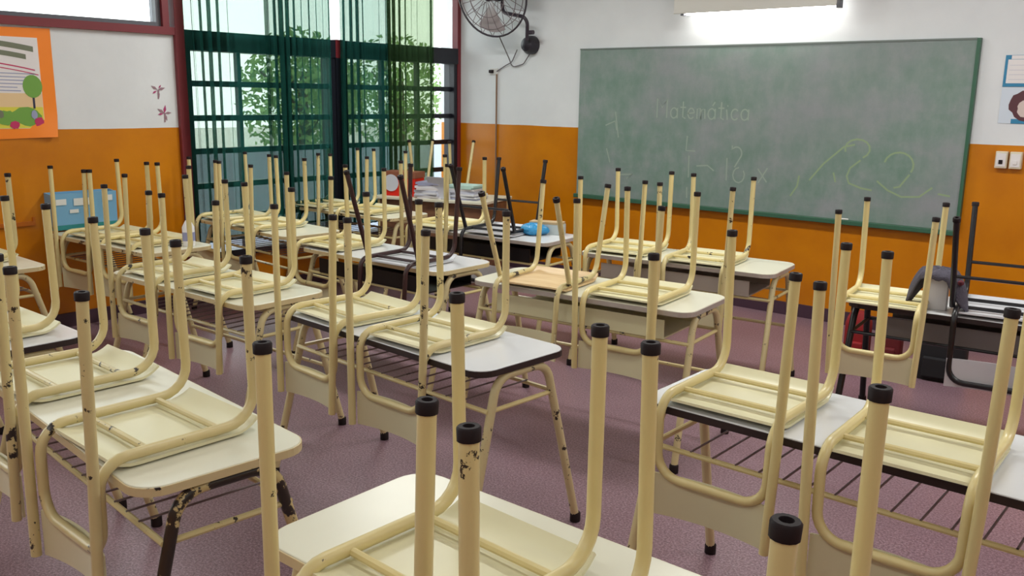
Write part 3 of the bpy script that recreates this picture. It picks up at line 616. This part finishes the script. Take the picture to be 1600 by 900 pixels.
# ------------------------------------------------------------------ upturned chairs (seat on the desk, legs up)
def cap_mesh(p, d):
    p = Vector(p); d = Vector(d).normalized()
    return MB().lathe([(0.0168, -0.010), (0.0172, 0.007), (0.0150, 0.010), (0.0085, 0.010), (0.0075, 0.003)], 14, p, d).mesh('foot_cap', M_cap, smooth=True)
def seat_fn(yb, yf, hw, dome=0.004):
    def fn(u, v):
        y = yb+(yf-yb)*v; x = (2*u-1)*hw*(1-0.04*max(0, v-.85)/.15-0.05*max(0, .12-v)/.12)
        z = 0.0085+0.028*max(0, (v-0.82)/0.18)**2+0.012*max(0, (0.14-v)/0.14)**2+dome*(1-(2*u-1)**2)*math.sin(math.pi*min(1, v/0.82))
        return (x, y, z)
    return fn
def proto_chair(kind):
    """returns (name, mesh) pairs in a frame whose z=0 is the desk top; +y is the seat front"""
    tm, sm, bm_ = {'cream': (M_cream, M_panel, M_panel), 'worn': (M_cream_worn, M_panel, M_panel), 'wood': (M_cream_worn, M_wood, M_panel),
                   'brown': (M_brown, M_backw, M_backw), 'black': (M_black, M_backw, M_backw)}[kind]
    P = []; r = 0.0144
    if kind in ('cream', 'worn'):
        ff, fr_ = (0.186, 0.222, 0.484), (0.214, -0.222, 0.459)
        pts = [(-ff[0], ff[1], ff[2]), (-0.181, 0.229, 0.032), (-0.177, -0.205, 0.032), (-0.174, -0.209, -0.213), (0.174, -0.209, -0.213), (0.177, -0.205, 0.032), (0.181, 0.229, 0.032), ff]
        P.append(('front_frame', MB().tube(pts, r, 10, fil=[0, .085, .075, .075, .075, .075, .085, 0]).mesh('front_frame', tm, smooth=True)))
        for s in (-1, 1): P.append(('rear_leg', MB().tube([(s*fr_[0], fr_[1], fr_[2]), (s*0.2045, -0.229, 0.0), (s*0.193, -0.237, -0.335)], r, 10).mesh('rear_leg', tm, smooth=True)))
        bx, bz0_, bz1_, by = 0.186, -0.338, -0.205, -0.188
    else:
        ff, fr_ = ((0.190, 0.285, 0.484), (0.205, -0.285, 0.465)) if kind != 'brown' else ((0.190, 0.235, 0.535), (0.205, -0.265, 0.520))
        pts = [(-ff[0], ff[1], ff[2]), (-0.176, 0.205, 0.032), (-0.176, -0.20, 0.032), (-0.172, -0.225, -0.30), (0.172, -0.225, -0.30), (0.176, -0.20, 0.032), (0.176, 0.205, 0.032), ff]
        P.append(('front_frame', MB().tube(pts, r*0.92, 10, fil=[0, .08, .06, .07, .07, .06, .08, 0]).mesh('front_frame', tm, smooth=True)))
        for s in (-1, 1): P.append(('rear_leg', MB().tube([(s*fr_[0], fr_[1], fr_[2]), (s*0.198, -0.12, 0.036)], r*0.92, 10).mesh('rear_leg', tm, smooth=True)))
        bx, bz0_, bz1_, by = 0.185, -0.325, -0.19, -0.198
        if kind == 'black':
            P.append(('stretcher', MB().tube([(-0.187, 0.235, 0.20), (0.187, 0.235, 0.20)], 0.008, 8).mesh('stretcher', tm, smooth=True)))
            P.append(('stretcher', MB().tube([(-0.201, -0.18, 0.19), (0.201, -0.18, 0.19)], 0.008, 8).mesh('stretcher', tm, smooth=True)))
    P.append(('seat', MB().sheet(seat_fn(-0.17, 0.238 if kind in ('cream', 'worn') else 0.225, 0.19, 0.022 if kind == 'wood' else 0.004), 10, 20, 0.008).mesh('seat', sm, smooth=True)))
    P.append(('backrest', MB().sheet(lambda u, v: ((2*u-1)*bx, by-0.026*(2*u-1)**2, bz0_+(bz1_-bz0_)*v), 12, 5, 0.008).mesh('backrest', bm_, smooth=True)))
    for y in ((-0.075, 0.125) if kind != 'wood' else ()): P.append(('crossbar', MB().tube([(-0.178, y, 0.030), (0.178, y, 0.030)], 0.009, 8).mesh('crossbar', tm, smooth=True)))
    for s in (-1, 1):
        a = Vector((s*ff[0], ff[1], ff[2])); b = Vector((s*0.181, 0.229 if kind in ('cream', 'worn') else 0.205, 0.032)); P.append(('foot_cap', cap_mesh(a, a-b)))
        a = Vector((s*fr_[0], fr_[1], fr_[2])); b = Vector((s*0.2, -0.229 if kind in ('cream', 'worn') else -0.12, 0.032)); P.append(('foot_cap', cap_mesh(a, a-b)))
    return P
PROTO = {k: proto_chair(k) for k in ('cream', 'worn', 'wood', 'brown', 'black')}
CH = [
 ('L1', 'cream', -3.661, 1.168, 0.6, 'cream upturned chair on the white desk cut by the left picture edge'),
 ('A', 'worn', -2.90, 1.16, -1, 'left cream upturned chair on the front left cream desk'),
 ('A', 'worn', -2.255, 1.105, -1, 'right cream upturned chair on the front left cream desk, next to its blackened leg arch'),
 ('D', 'cream', -1.089, 1.079, -2, 'left upturned cream chair on the nearest desk at the bottom middle'),
 ('D', 'cream', -0.567, 1.049, 3.6, 'right upturned cream chair on the nearest desk, its rear leg caps closest to the camera'),
 ('C', 'cream', -1.149, 2.45, 1.0, 'left upturned cream chair on the dark edged white desk at lower right'),
 ('C', 'cream', -0.631, 2.392, 1.8, 'right upturned cream chair on the dark edged white desk at lower right'),
 ('M2', 'cream', -2.927, 2.374, -4.5, 'left upturned cream chair on the middle desk with the bare rounded end'),
 ('M2', 'worn', -2.411, 2.342, -1.0, 'right upturned cream chair on the middle desk, beside its bare white end'),
 ('L2', 'worn', -4.375, 2.359, 2, 'left upturned cream chair on the second row left desk'),
 ('L2', 'cream', -3.805, 2.365, 3, 'right upturned cream chair on the second row left desk'),
 ('LL2', 'cream', -5.93, 2.74, 3.5, 'upturned cream chair just in front of the light blue wall tray'),
 ('LL2', 'cream', -5.48, 2.787, 2, 'upturned cream chair on the wall desk between the blue tray and the white bottle'),
 ('LL1', 'worn', -5.55, 1.74, 0, 'upturned cream chair at the far left picture edge below the poster'),
 ('R2', 'wood', -2.757, 3.49, 9, 'upturned chair with a pale wooden seat and splayed cream legs'),
 ('R2', 'cream', -2.265, 3.567, 5.9, 'upturned cream chair next to the wood seated chair, on its right'),
 ('M3', 'cream', -4.482, 3.549, 1, 'upturned cream chair left of the brown framed chair on the same desk'),
 ('M3', 'brown', -3.76, 3.47, 4, 'upturned dark brown framed chair with a white seat and backrest'),
 ('L3', 'worn', -6.02, 3.764, -5, 'left upturned cream chair on the desk below the left window'),
 ('L3', 'cream', -5.515, 3.71, -3, 'right upturned cream chair on the desk below the left window'),
 ('R3', 'cream', -3.052, 4.66, 7.3, 'left upturned cream chair in front of the blackboard left half'),
 ('R3', 'worn', -2.512, 4.685, 8.2, 'right upturned cream chair in front of the blackboard left half, by the bare desk end'),
 ('M4', 'cream', -4.52, 4.535, 4.5, 'upturned cream chair beside the black framed chair near the papers'),
 ('M4', 'black', -4.04, 4.584, 9, 'upturned black framed chair with white backrest near the blue bag'),
 ('L4', 'worn', -6.13, 4.707, 2.2, 'left upturned cream chair by the window centre post'),
 ('L4', 'cream', -5.59, 4.755, 2.3, 'right upturned cream chair in front of the red box on the teacher desk'),
 ('RB', 'cream', -1.403, 4.50, 6.7, 'upturned cream chair on the black framed desk before the blackboard'),
 ('RB', 'black', -0.92, 4.635, 8, 'upturned black chair with white backrest at the right picture edge'),
 ('T', 'wood', -5.83, 5.81, 203, 'upturned splay legged chair on the teacher desk in the corner'),
]
for d, kind, x, y, rz, lab in CH:
    r = tag(empty('school_chair', (x, y, ZT[d]+0.001), math.radians(rz)), lab, 'chair', 'upturned school chairs')
    for nm, me in PROTO[kind]: obj(nm, me, r)

# ------------------------------------------------------------------ small things
# white bottle on the wall desk
bt = tag(empty('bottle', (-5.20, 2.93, ZT['LL2'])), 'white plastic bottle with blue cap on the wall desk below the window', 'bottle')
obj('body', MB().lathe([(0.001, 0), (0.036, 0.001), (0.038, 0.02), (0.038, 0.12), (0.02, 0.155), (0.014, 0.165)], 18).mesh('body', mat('white_plastic', S(240, 240, 242), 0.3), smooth=True), bt)
obj('bottle_cap', MB().lathe([(0.016, 0.165), (0.016, 0.195), (0.008, 0.205)], 14).mesh('bottle_cap', mat('cap_blue', S(54, 54, 104), 0.4), smooth=True), bt)
obj('bottle_label', MB().lathe([(0.0388, 0.035), (0.0388, 0.09)], 18).mesh('bottle_label', mk('label_greyblue', (150, 156, 196)), smooth=True), bt)

# red box and papers on the teacher desk
M_redc = mat('red_card', S(214, 34, 16), 0.45); M_whc = mat('white_print', S(206, 208, 218), 0.4); M_brc = mat('brown_card', S(140, 84, 60), 0.6)
rb = tag(empty('red_box', (-5.97, 5.46, ZT['T']), math.radians(18)), 'red cardboard box with white round print on the teacher desk', 'box')
obj('carton', MB().box(-0.16, 0.16, -0.07, 0.11, 0.0, 0.16).mesh('carton', M_redc, bevel=0.003), rb)
obj('lid', MB().box(-0.165, 0.165, -0.075, 0.115, 0.16, 0.215).mesh('lid', M_brc, bevel=0.003), rb)
obj('printed_disc', MB().lathe([(0.075, 0), (0.075, 0.002)], 24, (-0.075, -0.0752, 0.115), (0, -1, 0)).mesh('printed_disc', M_whc), rb)
def paper_stack(nm, x, y, rz, n, label, seed, w=0.30, d=0.22):
    rnd = random.Random(seed); z = ZT['T']
    r = tag(empty(nm, (x, y, z), math.radians(rz)), label, 'paper stack', 'papers on the teacher desk'); h = 0
    cols = [S(214, 214, 218), S(190, 192, 204), S(176, 206, 196), S(204, 200, 200), S(150, 152, 176)]
    for k in range(n):
        t = rnd.uniform(0.008, 0.02); a = rnd.uniform(-.15, .15); dx = rnd.uniform(-.015, .015)
        o = obj('paper_bundle', MB().box(-w/2*rnd.uniform(.85, 1), w/2*rnd.uniform(.85, 1), -d/2, d/2, 0, t).mesh('paper_bundle', mat('paper_tone', cols[rnd.randrange(5)], 0.7)), r, (dx, 0, h), a); h += t+0.0005
paper_stack('paper_stack', -5.67, 5.53, 20, 9, 'pile of loose white papers next to the red box', 1, w=0.24)
paper_stack('paper_stack', -5.40, 5.68, 14, 9, 'pile of grey and green folders at the right end of the teacher desk', 5)
sheet = tag(obj('paper_sheet', MB().sheet(lambda u, v: (0.21*(u-.5), 0.02*math.sin(2.5*v)-0.14*v*0.5, 0.005+0.19*v), 4, 6, 0.002).mesh('paper_sheet', M_whc, smooth=True), None, (-5.53, 5.49, ZT['T']), math.radians(15)), 'white sheet standing against the paper piles on the teacher desk', 'paper')

# blue bag and books beside the black chair
M_bag = mat('blue_plastic_bag', S(48, 140, 192), 0.25); add_bump(M_bag, 30, 0.8, 0.01)
bgz = ZT['M4']
def bagf(u, v):
    a = 2*math.pi*u; b_ = math.pi*(v-.5)
    k = 1+0.10*math.sin(3*a)+0.06*math.sin(7*a+2*b_)
    return (0.10*k*math.cos(a)*math.cos(b_), 0.075*k*math.sin(a)*math.cos(b_), max(0.0, 0.035+0.042*math.sin(b_)*k))
mb = MB(); nu, nv = 20, 10
mb.add([bagf(i/nu, j/nv) for i in range(nu) for j in range(nv+1)], [(i*(nv+1)+j, ((i+1) % nu)*(nv+1)+j, ((i+1) % nu)*(nv+1)+j+1, i*(nv+1)+j+1) for i in range(nu) for j in range(nv)])
tag(obj('plastic_bag', mb.mesh('plastic_bag', M_bag, smooth=True), None, (-3.83, 4.70, bgz), 0.3), 'crumpled bright blue plastic bag on the white desk beside the black chair', 'bag')
bk = tag(empty('book', (-3.80, 4.81, bgz), 0.35), 'pale grey book with green edge lying behind the blue bag', 'book')
obj('cover', MB().box(-0.12, 0.12, -0.05, 0.05, 0, 0.07).mesh('cover', mk('book_grey', (186, 196, 196)), bevel=0.003), bk)
obj('upper_cover', MB().box(-0.115, 0.115, -0.05, 0.05, 0.0705, 0.085).mesh('upper_cover', mk('book_tan', (196, 170, 130))), bk)

# items under and on the black framed desk
M_rbag = mat('red_fabric', S(140, 18, 22), 0.7); M_kbag = mat('black_fabric', S(22, 20, 24), 0.8); M_mbag = mat('dark_red_fabric', S(96, 16, 22), 0.7)
def school_bag(x, y, w, d, h, m_, label, strap):
    r = tag(empty('school_bag', (x, y, 0), math.radians(6)), label, 'bag', 'bags on the floor below the blackboard')
    def fb(u, v):
        a = 2*math.pi*u; c, s_ = math.cos(a), math.sin(a); e = 0.45
        k = 1-0.35*max(0, (v-.75)/.25)**2
        return (w/2*k*math.copysign(abs(c)**e, c), d/2*k*math.copysign(abs(s_)**e, s_), h*v)
    nu, nv = 24, 10; mb = MB()
    mb.add([fb(i/nu, j/nv) for i in range(nu) for j in range(nv+1)], [(i*(nv+1)+j, ((i+1) % nu)*(nv+1)+j, ((i+1) % nu)*(nv+1)+j+1, i*(nv+1)+j+1) for i in range(nu) for j in range(nv)])
    mb.f.append(tuple(i*(nv+1)+nv for i in range(nu))); mb.f.append(tuple(i*(nv+1) for i in range(nu))[::-1])
    obj('body', mb.mesh('body', m_, smooth=True), r)
    obj('pocket', MB().box(-w*.33, w*.33, -d/2-0.025, -d/2+0.02, h*.08, h*.5).mesh('pocket', m_, bevel=0.01), r)
    obj('handle', MB().tube([(-0.05, 0, h-0.01), (-0.05, 0, h+0.04), (0.05, 0, h+0.04), (0.05, 0, h-0.01)], 0.007, 6, fil=0.03).mesh('handle', strap, smooth=True), r)
school_bag(-1.90, 5.60, 0.15, 0.14, 0.36, M_rbag, 'red school bag on the floor below the blackboard', M_kbag)
school_bag(-1.71, 5.64, 0.14, 0.14, 0.34, M_mbag, 'dark red school bag beside the brighter red one', M_kbag)
school_bag(-1.42, 5.70, 0.28, 0.16, 0.30, M_kbag, 'black school bag on the floor behind the black framed desk', M_kbag)
rz_ = ZT['RB']
for (x, y, w, h, m_, lab) in ((-1.35, 4.56, 0.14, 0.045, M_redc, 'red notebook stack on the shelf of the black framed desk'),):
    nb = tag(empty('notebook', (x, y, rz_-0.142), math.radians(8)), lab, 'notebook')
    obj('cover', MB().box(-w/2, w/2, -0.09, 0.09, 0, h*.55).mesh('cover', M_rbag), nb); obj('page_block', MB().box(-w/2+.004, w/2-.004, -0.094, 0.088, h*.55, h).mesh('page_block', M_whc), nb)
ct = tag(empty('carton', (-1.185, 4.55, rz_), math.radians(8)), 'white drink carton standing on the black framed desk', 'carton')
obj('box', MB().box(-0.045, 0.045, -0.03, 0.03, 0, 0.15).mesh('box', mat('carton_white', S(206, 204, 206), 0.45), bevel=0.003), ct)
obj('gable_top', MB().prism([(-0.03, 0.15), (0.03, 0.15), (0.004, 0.185), (-0.004, 0.185)], -0.044, 0.044, 'x').mesh('gable_top', mat('carton_white2', S(212, 210, 212), 0.45)), ct)
M_fleece = mat('grey_fleece', S(84, 80, 92), 0.95); add_bump(M_fleece, 160, 1.0, 0.006)
def capf(u, v):
    a = 2*math.pi*u; c = math.cos(a)
    R_ = 0.02+0.085*math.sin(min(1.0, v*1.3)*math.pi/2)
    flap = max(0, abs(c)-0.55)/0.45
    z = 0.205-0.03*v-(0.02+0.15*flap)*max(0, v-0.35)/0.65
    x = R_*c*(1+0.45*flap*v); y = 0.75*R_*math.sin(a)
    return (x, y, z+0.006*math.sin(9*a+4*v))
cpo = tag(empty('fleece_cap', (-1.185, 4.55, rz_), math.radians(-10)), 'dark grey fleece cap with ear flaps draped over the white carton', 'cap')
nu, nv = 40, 12; mb = MB()
mb.add([capf(i/nu, j/nv) for i in range(nu) for j in range(nv+1)], [(i*(nv+1)+j, ((i+1) % nu)*(nv+1)+j, ((i+1) % nu)*(nv+1)+j+1, i*(nv+1)+j+1) for i in range(nu) for j in range(nv)])
mb.f.append(tuple(i*(nv+1) for i in range(nu)))
me = mb.mesh('crown', M_fleece, smooth=True); cr = obj('crown', me, cpo)
sm_ = cr.modifiers.new('thick', 'SOLIDIFY'); sm_.thickness = 0.008
obj('tassel', MB().lathe([(0.002, -0.014), (0.014, -0.006), (0.014, 0.006), (0.002, 0.014)], 10, (0.115, -0.03, 0.15)).mesh('tassel', mat('maroon_yarn', S(90, 30, 40), 0.9), smooth=True), cpo)
